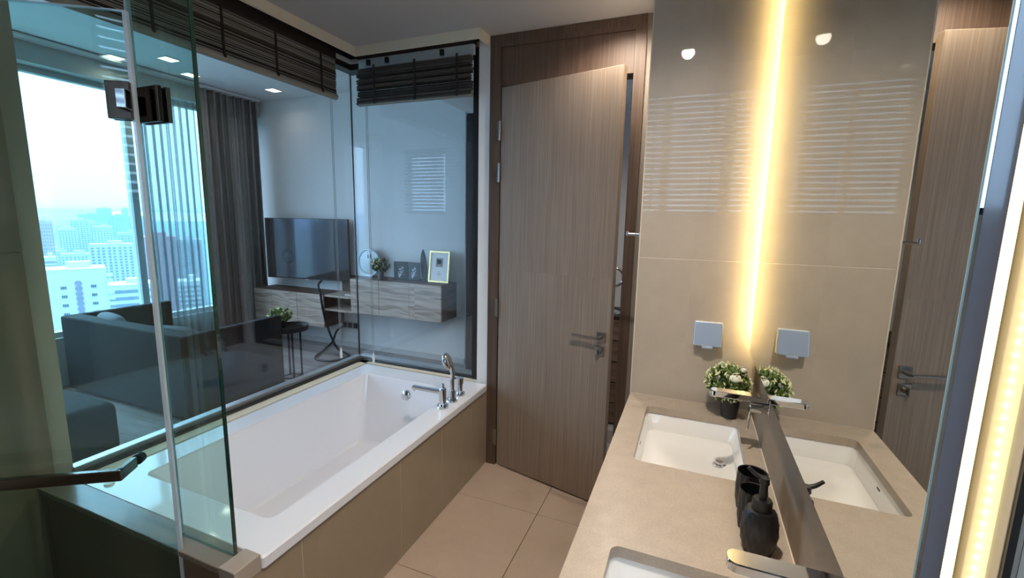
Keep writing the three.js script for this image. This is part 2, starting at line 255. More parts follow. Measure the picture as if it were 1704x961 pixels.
// ---------------------------------------------------------------- the setting: living room and closet
const ZTV = -4.28, XWIN = -5.3, LC = 3.0;
{
  const f = sgroup('floor_living');
  part('screed', bb(-5.5, 0.6, -0.08, -0.004, -4.8, 1.6), M.dark, f);
  let k = 0; const r = rng(5);
  for (let z = -4.46; z < 0.9; z += 0.19, k++) for (let x = -5.45 - r() * 1.2; x < 0.55; x += 1.8) {
    const a = Math.max(x, -5.45), b = Math.min(x + 1.8, z > -2.85 ? -2.34 : 0.55); if (b - a < 0.1) continue;
    const g = bb(a + 0.0008, b - 0.0008, -0.02, 0, z + 0.0008, z + 0.1892); part('plank', g, k % 2 ? M.plank : M.plank2, f);
  }
}
struct('ceiling_living', [bb(-5.5, -2.27, LC, 3.2, -4.5, 1.7), bb(-2.27, 0.6, 2.68, 3.2, -4.8, -2.66)], M.white);
struct('wall_television', [bb(-5.5, -2.27, 0, LC, -4.5, ZTV)], M.wallpaper);
struct('baseboard_television', bb(-5.4, -2.27, 0, 0.06, ZTV, ZTV + 0.012), M.paint);
struct('wall_living_front', [bb(-5.5, -2.34, 0, 1.66, 1.5, 1.7), bb(-5.5, -2.34, 2.72, LC, 1.5, 1.7), bb(-5.5, -4.75, 1.66, 2.72, 1.5, 1.7), bb(-3.95, -2.34, 1.66, 2.72, 1.5, 1.7)], M.white);
{ const w = sgroup('window_5'); part('window_frame', [bb(-4.75, -3.95, 1.66, 1.70, 1.56, 1.64), bb(-4.75, -3.95, 2.68, 2.72, 1.56, 1.64), ...[-4.75, -3.99].map((x) => bb(x, x + 0.04, 1.70, 2.68, 1.56, 1.64))], M.bronze, w); part('pane', bb(-4.72, -3.98, 1.68, 2.70, 1.597, 1.603), M.glass, w); }
struct('wall_closet', [bb(-2.27, 0.6, 0, 2.68, -4.9, -4.7)], M.white);
struct('wall_closet_side', [bb(0.4, 0.6, 0, 2.68, -4.7, -2.66)], M.white);
{ // exterior window wall
  struct('wall_living_left', [bb(-5.5, XWIN, 0, 0.45, -4.5, 1.7), bb(-5.5, XWIN + 0.1, 2.81, LC, -4.5, 1.7), bb(-5.5, XWIN, 0.45, 2.81, -4.5, -4.2), bb(-5.5, XWIN, 0.45, 2.81, 1.3, 1.7)], M.paint);
  const w = sgroup('window_3');
  part('window_frame', [bb(-5.42, -5.34, 0.45, 0.50, -4.2, 1.3), bb(-5.42, -5.34, 2.76, 2.81, -4.2, 1.3), ...[-4.2, -2.93, -1.55, -0.1, 1.24].map((z) => bb(-5.43, -5.35, 0.5, 2.76, z, z + 0.06))], M.rail, w);
  part('pane', bb(-5.39, -5.384, 0.48, 2.78, -4.18, 1.28), M.glass, w);
}

// ---------------------------------------------------------------- bathroom things
{ // bathtub
  const t = thing('bathtub', 'white built-in bathtub with a wide flat rim beside the glass', 'bathtub');
  const X0 = -2.135, X1 = -1.166, Z0 = -2.508, Z1 = -0.872;
  part('tub_shell', skin([rrect(X0, X1, Z0, Z1, 0.012, 0.510), rrect(X0, X1, Z0, Z1, 0.012, 0.544), rrect(X0 + 0.005, X1 - 0.005, Z0 + 0.005, Z1 - 0.005, 0.012, 0.550),
    rrect(-2.005, -1.295, -2.35, -1.008, 0.035, 0.550), rrect(-1.998, -1.302, -2.342, -1.016, 0.035, 0.543), rrect(-1.950, -1.365, -2.215, -1.27, 0.04, 0.150), rrect(-1.938, -1.378, -2.20, -1.29, 0.04, 0.138)], { capEnd: true, crease: 0.4 }), M.acrylic, t);
  const o = part('overflow_cover', [cyl(0.036, 0.034, 0.012, 0, 0.006, 0, 32), new THREE.SphereGeometry(0.033, 32, 16, 0, 6.2832, 0, 1.5708).scale(1, 0.5, 1).translate(0, 0.011, 0)], M.chrome, t); o.rotation.x = Math.PI / 2 - 0.2; o.position.set(-1.655, 0.462, -2.322);
  part('drain', cyl(0.03, 0.028, 0.006, -1.66, 0.142, -2.1, 32), M.chrome, t);
}
{ // deck-mounted bath mixer, hand shower and diverter
  const m = thing('bath_mixer', 'chrome bath spout with a post on the tub rim', 'faucet', [-1.241, 0.55, -2.079]);
  part('base_ring', cyl(0.034, 0.032, 0.016, 0, 0.008, 0), M.chrome, m);
  part('post', [cyl(0.020, 0.020, 0.095, 0, 0.06, 0), cyl(0.019, 0.016, 0.006, 0, 0.110, 0)], M.chrome, m);
  part('knob', cyl(0.008, 0.008, 0.026, 0.0, 0.125, 0, 16), M.chrome, m);
  part('spout', [box(0.205, 0.020, 0.028, -0.098, 0.088, 0, 0.006), cyl(0.009, 0.009, 0.01, -0.190, 0.074, 0, 16)], M.chrome, m);
  const h = thing('hand_shower', 'chrome hand shower standing upright in its holder on the tub rim', 'shower head', [-1.237, 0.55, -2.178]);
  part('holder', [cyl(0.034, 0.032, 0.016, 0, 0.008, 0), cyl(0.022, 0.017, 0.05, 0, 0.04, 0)], M.chrome, h);
  part('handle', taper([V(0, 0.05, 0), V(0, 0.12, 0), V(0.003, 0.17, 0), V(-0.004, 0.21, 0.004), V(-0.022, 0.245, 0.01)], [0.013, 0.014, 0.013, 0.014, 0.018]), M.chrome, h);
  const head = new THREE.SphereGeometry(1, 28, 18); head.scale(0.024, 0.050, 0.038); head.rotateZ(0.35); head.translate(-0.027, 0.238, 0.010);
  part('spray_head', head, M.chrome, h);
  const d = thing('bath_diverter', 'round chrome valve knob on the tub rim behind the hand shower', 'knob', [-1.245, 0.55, -2.282]);
  part('base_ring', cyl(0.034, 0.032, 0.014, 0, 0.007, 0), M.chrome, d);
  part('knob', [cyl(0.019, 0.019, 0.055, 0, 0.04, 0), cyl(0.023, 0.023, 0.036, 0, 0.088, 0)], M.chrome, d);
  part('lever', cyl(0.006, 0.005, 0.05, -0.035, 0.098, 0, 14, 'x'), M.black, d);
}
tag(part('rim_cap', cyl(0.017, 0.015, 0.006, -2.044, 0.553, -0.912, 28), M.plastic), 'small round white cap lying on the near left corner of the tub rim', 'cap');
// shower enclosure
{
  const s = thing('shower_screen', 'tall fixed clear glass panel standing across the near end of the tub', 'glass panel', [0, 0.556, -0.84]);
  part('pane', bb(-1.494, -1.2425, 0, 2.085, -0.005, 0.005), M.shower, s);
  part('polished_edge', bb(-1.2425, -1.2385, 0, 2.085, -0.005, 0.005), M.glassEdge, s);
  part('seal_strip', bb(-1.503, -1.494, 0, 2.085, -0.006, 0.006), M.seal, s);
  const h0 = part('hinge_plate', [box(0.108, 0.094, 0.012, -1.430, 1.339, 0.0115, 0.002), box(0.108, 0.094, 0.012, -1.430, 1.339, -0.0115, 0.002)], M.hinge, s);
  part('knuckle', box(0.04, 0.05, 0.034, -1.484, 1.339, 0.022, 0.003), M.chrome, h0);
  const J = [-1.42, -0.795], d = thing('shower_door', 'frameless glass shower door swung open towards the left, with a square bar', 'door', [J[0], 0.10, J[1]], Math.PI + Math.atan2(0.55, 0.835));
  // local +x runs from the hinge line to the free edge, local -z faces the camera
  part('pane', bb(0.010, 0.72, 0, 2.018, -0.005, 0.005), M.shower, d);
  part('top_edge', bb(0.010, 0.72, 2.018, 2.0205, -0.005, 0.005), M.seal, d);
  part('seal_strip', bb(0.0, 0.010, 0, 2.02, -0.006, 0.006), M.seal, d);
  const hp = part('hinge_plate', [box(0.056, 0.096, 0.012, 0.034, 1.793, -0.0115, 0.002), box(0.056, 0.096, 0.012, 0.034, 1.793, 0.0115, 0.002)], M.hinge, d);
  part('knuckle', box(0.024, 0.05, 0.03, 0.014, 1.793, -0.030, 0.003), M.chrome, hp);
  part('towel_bar', [box(0.54, 0.032, 0.016, 0.36, 0.765, -0.078, 0.002), box(0.016, 0.032, 0.072, 0.098, 0.765, -0.044, 0.002), box(0.016, 0.032, 0.072, 0.622, 0.765, -0.044, 0.002)], M.barSteel, d);
  part('bar_standoff', [cyl(0.016, 0.016, 0.02, 0.098, 0.765, 0.013, 18, 'z'), cyl(0.016, 0.016, 0.02, 0.622, 0.765, 0.013, 18, 'z')], M.black, d);
}
{ // vanity counter with two rounded cut-outs
  const c = thing('vanity_counter', 'beige quartz counter with two undermount basins below the mirror', 'counter');
  const sh = new THREE.Shape([[XT, 0.35], [XW, 0.35], [XW, -ZT], [XT, -ZT]].map(([x, y]) => new THREE.Vector2(x, y)));
  for (const [a, b, z0, z1] of [[-0.130, 0.205, -1.852, -1.388], [-0.126, 0.209, -0.976, -0.512]]) sh.holes.push(new THREE.Path(rrect(a, b, z0, z1, 0.022, 0).map((p) => new THREE.Vector2(p.x, -p.z))));
  const g = new THREE.ExtrudeGeometry(sh, { depth: 0.028, bevelEnabled: false, curveSegments: 6 }); g.rotateX(-Math.PI / 2); g.translate(0, 0.822, 0);
  part('worktop', metric(g), M.quartz, c);
  part('front_edge', bb(XT, XT + 0.02, 0.79, 0.822, ZT, -0.35), M.quartz, c);
  part('backsplash', bb(XW - 0.004, XW - 0.0005, 0.8505, 1.12, ZT + 0.001, -0.484), M.splash, c);
  part('seam', [bb(XW - 0.007, XW - 0.004, 0.8500, 0.8512, ZT + 0.001, -0.484), bb(XT, XW - 0.004, 0.8500, 0.8516, ZT, ZT + 0.0022)], M.groutPale, c);
  const v = thing('vanity_cabinet', 'timber vanity cabinet under the quartz counter', 'cabinet');
  part('body', bb(XT + 0.03, XW, 0.12, 0.66, -1.95, -0.38), M.darkWood, v);
  part('plinth', bb(XT + 0.07, XW, 0, 0.12, -1.93, -0.40), M.dark, v);
  for (let i = 0; i < 3; i++) part('door', bb(XT + 0.012, XT + 0.03, 0.13, 0.785, -1.945 + i * 0.52, -1.945 + i * 0.52 + 0.515, 0.002), M.frame, v);
  for (const [a, b] of [[-1.955, -1.90], [-1.33, -1.03], [-0.46, -0.38]]) part('cross_rail', bb(XT + 0.03, XW - 0.005, 0.66, 0.820, a, b), M.darkWood, v);
}
function basin(label, a, b, z0, z1) {
  const cx = (a + b) / 2, cz = (z0 + z1) / 2, t = thing('wash_basin', label, 'sink', [cx, 0.72, cz], 0), w = (b - a) / 2 + 0.006, l = (z1 - z0) / 2 + 0.006;
  const R = (i, y, r) => rrect(-w + i, w - i, -l + i, l - i, r, y);
  part('bowl', skin([R(0.01, -0.012, 0.04), R(-0.014, 0.09, 0.03), R(-0.016, 0.1015, 0.03), R(0.0, 0.1015, 0.028), R(0.003, 0.095, 0.028), R(0.018, 0.035, 0.035), R(0.035, 0.018, 0.05), R(0.06, 0.010, 0.06)], { capStart: false, capEnd: true, crease: 0.5 }), M.ceramic, t);
  part('underside', bb(-w + 0.012, w - 0.012, -0.014, -0.004, -l + 0.012, l - 0.012), M.ceramic, t);
  part('drain', [cyl(0.024, 0.022, 0.006, 0.11, 0.014, -0.08, 28), cyl(0.015, 0.013, 0.01, 0.11, 0.02, -0.08, 24)], M.chrome, t);
  part('overflow_slot', box(0.004, 0.013, 0.026, -w + 0.0065, 0.072, 0.0, 0.0018), M.dark, t);
  return t;
}
basin('white rectangular undermount basin at the far end of the counter, near the flower pot', -0.130, 0.205, -1.852, -1.388);
basin('white rectangular undermount basin at the near end of the counter, cut by the picture edge', -0.126, 0.209, -0.976, -0.512);
function wallMixer(label, z) {
  const t = thing('basin_mixer', label, 'faucet', [XW - 0.002, 1.0, z]);
  part('spout', [slab(rrect(-0.176, 0.0, -0.020, 0.020, 0.0165, 0), 0.035, 0.019),  cyl(0.010, 0.010, 0.008, -0.158, 0.035, 0, 16)], M.chrome, t);
  part('wall_plate', box(0.006, 0.075, 0.055, -0.003, 0.030, 0, 0.002), M.chrome, t);
  part('body', [cyl(0.019, 0.019, 0.052, -0.028, 0.013, 0, 28, 'x'), cyl(0.019, 0.016, 0.004, -0.056, 0.013, 0, 28, 'x')], M.chrome, t);
  part('lever', taper([V(-0.052, 0.012, 0), V(-0.055, -0.02, 0.001), V(-0.058, -0.066, 0.002)], [0.0042, 0.0036, 0.0034], 16, 10), M.chrome, t);
  return t;
}
wallMixer('slim chrome wall spout over the far basin, in front of the flower pot', -1.585);
wallMixer('slim chrome wall spout over the near basin, its tip at the bottom edge', -0.765);
{ // floating mirror with light strips behind both vertical ends
  const ZF = ZT + 0.075, m = thing('vanity_mirror', 'large frameless mirror standing off the wall above the counter', 'mirror', [XM, 1.115, 0]);
  part('mirror_glass', bb(0, 0.004, 0, 1.50, ZF, -0.527), M.mirror, m);
  part('backing_frame', bb(0.004, 0.021, 0, 1.50, ZF, -0.5275, 0.001), M.edgeDark, m);
  part('polished_edge', bb(-0.0002, 0.0014, 0, 1.50, -0.5278, -0.5268), M.edgeLight, m);
  part('mounting_box', bb(0.021, 0.0325, 0.01, 1.49, ZF + 0.012, -0.541), M.alu, m);
  const S0 = thing('light_strip', 'glowing warm light strip behind the near edge of the mirror', 'light', [XM + 0.0268, 1.12, -0.5385], 0, 'light strips behind the mirror edges');
  part('diffuser', box(0.0125, 1.47, 0.006, 0.001, 0.735, 0, 0.002), M.led, S0);
  const dot = new THREE.SphereGeometry(0.0030, 10, 8);
  for (let i = 0; i < 122; i++) { const q = part('diode', dot, M.ledDot, S0); q.position.set(0.0015, 0.008 + i * 0.012, 0.0022); }
  const S1 = thing('light_strip', 'warm light strip behind the far edge of the mirror, glowing on the end wall', 'light', [XM + 0.0268, 1.12, ZF + 0.009], 0, 'light strips behind the mirror edges');
  part('diffuser', box(0.0105, 1.47, 0.006, 0, 0.735, 0, 0.002), M.led, S1);
  for (const [s, z, dz, I] of [[S0, 0.0075, 1, 5], [S1, -0.0045, -1, 90]]) { const l = new THREE.RectAreaLight(LEDC, I, 0.0105, 1.46); l.name = 'strip_light'; l.position.set(0, 0.735, z); s.add(l); l.lookAt(s.position.x, s.position.y + 0.735, s.position.z + dz * 5); }
}
{ // socket cover
  const s = thing('socket_cover', 'silver flip cover of a socket on the tiled end wall', 'outlet', [0.0815, 1.155, ZT]);
  part('back_plate', box(0.104, 0.098, 0.010, 0, 0, 0.005, 0.003), M.plastic, s);
  const lid = part('cover', box(0.106, 0.100, 0.010, 0, 0.001, 0, 0.004), M.silverPlastic, s); lid.position.z = 0.026; lid.rotation.x = -0.26;
  part('tab', box(0.040, 0.010, 0.008, 0, -0.053, 0.001, 0.002), M.silverPlastic, lid);
}
{ // robe hook on the side of the end wall
  const h = thing('robe_hook', 'short chrome robe hook on the edge of the tiled end wall', 'hook', [XT, 1.547, -2.0]);
  part('plate', box(0.006, 0.03, 0.03, -0.003, 0, 0, 0.002), M.chrome, h);
  part('peg', [box(0.052, 0.011, 0.018, -0.030, 0, 0, 0.004), box(0.008, 0.02, 0.018, -0.056, 0.004, 0, 0.003)], M.chrome, h);
}
// fluted black bathroom set
function fluted(profile, n = 14, twist = 9, depth = 0.075) {
  const rings = profile.map(([r, y, flat]) => { const out = []; for (let k = 0; k < 96; k++) { const a = k / 96 * 2 * Math.PI, f = flat ? 1 : 1 - depth * (0.5 + 0.5 * Math.cos(n * (a + twist * y))); out.push(V(Math.cos(-a) * r * f, y, -Math.sin(-a) * r * f)); } return out; });
  return rings;
}
{
  const d = thing('soap_dispenser', 'black fluted pump soap dispenser, nearest of the three black bathroom vessels', 'soap dispenser', [0.190, 0.85, -1.092]);
  part('body', skin(fluted([[0.026, 0, 1], [0.031, 0.002], [0.038, 0.025], [0.0405, 0.05], [0.0395, 0.075], [0.0345, 0.096], [0.030, 0.104], [0.018, 0.106, 1]]).map((r) => r.reverse()), { capStart: true, capEnd: true, crease: 0.7 }), M.blackCeramic, d);
  part('collar', [cyl(0.021, 0.021, 0.022, 0, 0.116, 0, 32), cyl(0.021, 0.019, 0.003, 0, 0.1285, 0, 32)], M.black, d);
  part('pump', [cyl(0.0085, 0.0085, 0.042, 0, 0.15, 0, 20), cyl(0.011, 0.010, 0.014, 0, 0.176, 0, 20), taper([V(0.004, 0.178, 0), V(-0.016, 0.184, -0.004), V(-0.034, 0.196, -0.01)], [0.006, 0.005, 0.004], 16, 10)], M.black, d);
  const cup = (label, x, z, k) => {
    const t = thing('tumbler', label, 'tumbler', [x, 0.85, z]);
    part('body', skin([...fluted([[0.024, 0, 1], [0.029, 0.002], [0.033, 0.03], [0.034, 0.06], [0.0335, 0.09], [0.0325, 0.104], [0.0320, 0.1055, 1], [0.0295, 0.1045, 1], [0.029, 0.06, 1], [0.026, 0.008, 1]].map(([r, y, f]) => [r * k, y, f])).map((r) => r.reverse())], { capStart: true, capEnd: true, crease: 0.7 }), M.blackCeramic, t);
  };
  cup('open black fluted tumbler close behind the soap dispenser', 0.183, -1.172, 0.98);
  cup('wider open black fluted cup, farthest of the three black vessels', 0.190, -1.258, 1.14);
}
// plants
function leaves(n, c, rad, size, seed, hollow = 0.35) {
  const r = rng(seed), out = [], q = new THREE.Quaternion(), e = new THREE.Euler();
  const proto = new THREE.OctahedronGeometry(1);
  for (let i = 0; i < n; i++) {
    const a = r() * 6.283, y = r() * 2 - 1, k = Math.sqrt(1 - y * y), d = hollow + (1 - hollow) * Math.cbrt(r());
    const p = V(Math.cos(a) * k * rad[0] * d, y * rad[1] * d, Math.sin(a) * k * rad[2] * d), s = size * (0.6 + 0.8 * r());
    e.set(r() * 6, r() * 6, r() * 6); q.setFromEuler(e);
    out.push(proto.clone().applyMatrix4(new THREE.Matrix4().compose(p.add(V(...c)), q, V(s, s * 0.12, s * 0.42))));
  }
  return mergeGeometries(out);
}
function rose(r) {
  const out = [];
  for (let i = 0; i < 14; i++) { const t = i / 14, g = new THREE.SphereGeometry(r * (0.35 + 0.65 * t), 10, 8, 0, 2.4, 0.5, 1.5); g.scale(1, 0.85, 1); g.rotateZ(0.15 + 0.25 * t); g.rotateY(i * 2.4); g.translate(0, -r * 0.1 * t, 0); out.push(g); }
  out.push(new THREE.SphereGeometry(r * 0.4, 12, 10)); return out;
}
{
  const p = thing('potted_flowers', 'bushy artificial plant with white roses in a small black pot on the counter', 'plant', [0.178, 0.85, -1.872]);
  part('pot', lathe([[0, 0], [0.026, 0], [0.028, 0.003], [0.036, 0.072], [0.037, 0.076], [0.034, 0.076], [0.032, 0.066], [0, 0.066]], 40), M.black, p);
  part('foliage', leaves(520, [-0.014, 0.138, 0.0], [0.078, 0.070, 0.076], 0.014, 11), M.leaf, p).userData.kind = 'stuff';
  part('foliage', leaves(420, [-0.012, 0.128, 0.0], [0.066, 0.058, 0.066], 0.012, 12), M.leafDark, p).userData.kind = 'stuff';
  part('foliage', leaves(330, [-0.016, 0.142, 0.006], [0.084, 0.078, 0.082], 0.0085, 13, 0.88), M.leafPale, p, 'pale tiny blossoms').userData.kind = 'stuff';
  for (const [x, y, z, s] of [[0.006, 0.178, 0.052, 0.022], [-0.056, 0.166, 0.03, 0.013], [0.036, 0.196, -0.01, 0.015], [-0.03, 0.2, -0.02, 0.013]]) { const m = part('rose', rose(s), M.petal, p, 'white rose bloom'); m.position.set(x, y, z); m.rotation.x = 0.5; }
}
// woven blinds
function reeds(len, y0, y1, depth, seed, fold) {
  const r = rng(seed), out = [], n = Math.round((y1 - y0) / 0.0042);
  for (let i = 0; i < n; i++) { const y = y0 + (i + 0.5) / n * (y1 - y0), h = 0.0028 + 0.0012 * r(), l = len - 0.012 * r(), f = fold ? fold(y) : 0; out.push(box(l, h, depth * (0.8 + 0.4 * r()), (r() - 0.5) * 0.008, y, f + (r() - 0.5) * 0.002)); }
  return out;
}
{
  const L = 1.86, b = thing('bamboo_blind', 'long woven bamboo blind drawn up over the left glass wall', 'blind', [-2.20, 2.335, -2.385 + L / 2], Math.PI / 2);
  { const all = reeds(L, 0.03, 0.25, 0.006, 21), q = rng(2), tone = all.map(() => Math.floor(q() * 3)); ['reed', 'reedDim', 'reedPale'].forEach((m, k) => { part('reeds', all.filter((_, i) => tone[i] === k), M[m], b).userData.kind = 'stuff'; }); }
  part('backing_fold', box(L - 0.02, 0.22, 0.02, 0, 0.14, -0.02), M.reed, b);
  part('bottom_roll', (() => { const g = new THREE.CylinderGeometry(0.019, 0.019, L, 18); g.rotateZ(Math.PI / 2); g.translate(0, 0.022, -0.004); return metric(g); })(), M.reedPale, b);  // daylight sheen on the roll is put into its paler colour
  part('head_board', box(L, 0.11, 0.04, 0, 0.305, -0.012), M.tape, b);
  const at = (z) => (-2.385 + L / 2) - z;            // along the rail
  for (const z of [-2.259, -1.938, -1.633, -1.32, -1.0]) part('tape', [box(0.012, 0.215, 0.004, at(z), 0.145, 0.006), box(0.014, 0.02, 0.014, at(z) - 0.003, 0.03, 0.012, 0.003)], M.tape, b);
  const c = part('pull_cord', [cyl(0.0016, 0.0016, 1.63, at(-2.339), -0.815, 0.002, 8), cyl(0.0016, 0.0016, 1.63, at(-2.327), -0.815, 0.002, 8)], M.cord, b);
  part('cord_tassel', lathe([[0, -1.70], [0.008, -1.70], [0.009, -1.67], [0.006, -1.635], [0, -1.63]], 16).translate(at(-2.333), 0, 0.002), M.plastic, b);
}
{
  const L = 0.84, b = thing('bamboo_blind', 'short bunched bamboo blind over the rear glass beside the door', 'blind', [-1.693, 2.318, -2.49]);
  part('head_rail', box(L, 0.055, 0.02, 0, 0.262, -0.02), M.rail, b);
  part('head_board', box(L, 0.05, 0.05, 0, 0.315, -0.02), M.tape, b);
  for (const x of [-0.335, -0.19, 0.21]) part('rail_bracket', box(0.024, 0.032, 0.022, x, 0.262, -0.005), M.black, b);
  const r = rng(77);
  [[0.0, 0.05, 0.010], [0.047, 0.088, 0.004], [0.086, 0.128, 0.012], [0.125, 0.166, 0.002], [0.163, 0.20, 0.010], [0.197, 0.232, 0.0]].forEach(([a, c, z], i) => {
    const all = reeds(L - 0.008 * (i % 3), a + 0.004, c - 0.006, 0.03, 31 + i, (y) => z), q = rng(5 + i), tone = all.map(() => q() < 0.4); for (const k of [true, false]) part('reed_fold', all.filter((_, n) => tone[n] === k), k ? M.reedDim : M.reed, b).userData.kind = 'stuff';
  });
  part('bottom_bar', box(L, 0.03, 0.03, 0, 0.012, 0.004, 0.006), M.reedPale, b);
  for (const x of [-0.269, 0.034, 0.328]) part('tape', box(0.013, 0.235, 0.004, x, 0.118, 0.03), M.tape, b);
  part('pull_cord', [cyl(0.0016, 0.0016, 1.68, -0.365, -0.84, 0.0, 8), cyl(0.0016, 0.0016, 1.68, -0.353, -0.84, 0.0, 8)], M.cord, b);
  part('cord_tassel', lathe([[0, -1.74], [0.008, -1.74], [0.009, -1.71], [0.006, -1.675], [0, -1.67]], 16).translate(-0.359, 0, 0), M.plastic, b);
}
// ---------------------------------------------------------------- ceiling lamps
function downlight(label, x, y, z, square, I, group, angle = 1.35) {
  const t = thing('downlight', label, 'light', [x, y, z], 0, group);
  if (square) { part('trim', [box(0.15, 0.006, 0.012, 0, -0.003, 0.069), box(0.15, 0.006, 0.012, 0, -0.003, -0.069), box(0.012, 0.006, 0.126, 0.069, -0.003, 0), box(0.012, 0.006, 0.126, -0.069, -0.003, 0)], M.plastic, t); part('lens', box(0.126, 0.004, 0.126, 0, -0.001, 0), M.lens, t); }
  else { part('trim', new THREE.TorusGeometry(0.034, 0.007, 10, 32).rotateX(Math.PI / 2), M.plastic, t); part('lens', cyl(0.030, 0.030, 0.004, 0, -0.001, 0), M.lens, t); }
  const l = new THREE.SpotLight(WARM, I, 0, angle, 0.6); l.name = 'lamp_light'; l.position.set(0, -0.02, 0); l.shadow.radius = 1.8; l.castShadow = true; l.target.position.set(0, -3, 0); l.target.name = 'aim'; t.add(l, l.target);
}
downlight('round ceiling downlight above the basins, seen only as a spot in the tiles', -0.118, CEIL, -0.84, false, 7);
downlight('round ceiling downlight near the shower, seen as a glint in the mirror', -0.735, CEIL, -0.104, false, 0.9);
downlight('round ceiling downlight before the door, just cut by the top of the picture', -0.391, CEIL, -2.27, false, 3);
downlight('square living room downlight nearest the window', -5.05, LC, -2.68, true, 0.15, undefined);
downlight('square living room downlight between two others in a row', -4.61, LC, -2.88, true, 0.15, undefined);
downlight('square living room downlight glowing warm beside the glass edge', -4.9, LC, -3.26, true, 0.15, undefined);
downlight('square living room downlight in front of the dark curtain', -4.55, LC, -3.95, true, 0.15, undefined);
downlight('added closet downlight, unseen behind the open door, brightening the closet', -0.5, 2.68, -3.3, true, 2.5, undefined);  // added lamp out of view, lifts the wall behind the door gap

// ---------------------------------------------------------------- living room things
{
  const s = thing('sofa', 'dark grey sofa with its back to the bathroom glass, facing the television', 'sofa', [-4.29, 0, -2.08]);
  part('base', box(1.60, 0.22, 0.84, 0, 0.16, -0.44, 0.03), M.sofa, s);
  part('backrest', box(1.62, 0.66, 0.14, 0, 0.36, -0.07, 0.015), M.sofa, s);
  for (const x of [-0.78, 0.79]) part('armrest', box(0.06, 0.66, 0.87, x, 0.36, -0.44, 0.012), M.sofa, s);
  for (const x of [-0.375, 0.375]) part('seat_cushion', box(0.73, 0.16, 0.70, x, 0.35, -0.50, 0.04), M.sofa, s);
  for (const x of [-0.7, 0.7]) for (const z of [-0.08, -0.8]) part('foot', cyl(0.02, 0.025, 0.06, x, 0.03, z, 14), M.black, s);
  const cu = (label, x, z, ry, rx, y = 0.575) => { const t = thing('cushion', label, 'cushion', [x, y, z], ry, 'cushions on the sofa'); const g = new THREE.SphereGeometry(1, 28, 20); const p = g.attributes.position; for (let i = 0; i < p.count; i++) { const a = V().fromBufferAttribute(p, i), f = (v) => Math.sign(v) * Math.pow(Math.abs(v), 0.45); p.setXYZ(i, f(a.x) * 0.21, f(a.y) * 0.17, a.z * 0.07 * (1 - 0.25 * a.x * a.x)); } g.computeVertexNormals(); part('cover', g, M.cushion, t).rotation.x = rx; };
  cu('grey cushion leaning in the sofa corner nearest the window', -4.68, -2.27, -0.15, 0.25, 0.56); cu('grey cushion leaning in the sofa corner nearest the bathroom glass', -3.86, -2.28, 0.2, 0.3, 0.535);
}
{
  const p = thing('ottoman', 'low dark upholstered ottoman on the floor behind the sofa, at lower left', 'ottoman', [-3.88, 0, -1.18]);
  part('cover', box(0.92, 0.36, 0.90, 0, 0.20, 0, 0.06), M.pouf, p); part('base', box(0.84, 0.03, 0.82, 0, 0.015, 0), M.black, p);
}
{
  const t = thing('side_table', 'round black metal tray table between sofa and media cabinet', 'table', [-3.585, 0, -3.13]);
  part('tray', lathe([[0, 0.500], [0.165, 0.500], [0.172, 0.505], [0.175, 0.545], [0.170, 0.545], [0.166, 0.512], [0, 0.510]], 48), M.blackMetal, t);
  for (const [x, z] of [[0.03, -0.002], [0.004, -0.124], [-0.12, -0.09], [-0.10, 0.06]]) part('leg', box(0.013, 0.50, 0.013, x, 0.25, z), M.blackMetal, t);
  part('foot_rail', [[0.03, -0.002, 0.004, -0.124], [0.03, -0.002, -0.10, 0.06], [-0.12, -0.09, -0.10, 0.06], [-0.12, -0.09, 0.004, -0.124]].map(([a, b, c, d]) => { const l = Math.hypot(c - a, d - b), g = new THREE.BoxGeometry(l, 0.008, 0.008); g.rotateY(-Math.atan2(d - b, c - a)); g.translate((a + c) / 2, 0.012, (b + d) / 2); return g; }), M.blackMetal, t);
  const p = thing('potted_plant', 'small leafy plant in a black pot on the round side table', 'plant', [-3.69, 0.511, -3.13]);
  part('pot', lathe([[0, 0], [0.04, 0], [0.05, 0.08], [0.046, 0.08], [0.04, 0.07], [0, 0.07]], 32), M.black, p);
  part('foliage', leaves(260, [0, 0.125, 0], [0.105, 0.065, 0.10], 0.026, 41), M.leaf, p).userData.kind = 'stuff';
  part('foliage', leaves(90, [0, 0.14, 0.01], [0.11, 0.065, 0.10], 0.02, 42, 0.8), M.leafPale, p).userData.kind = 'stuff';
}
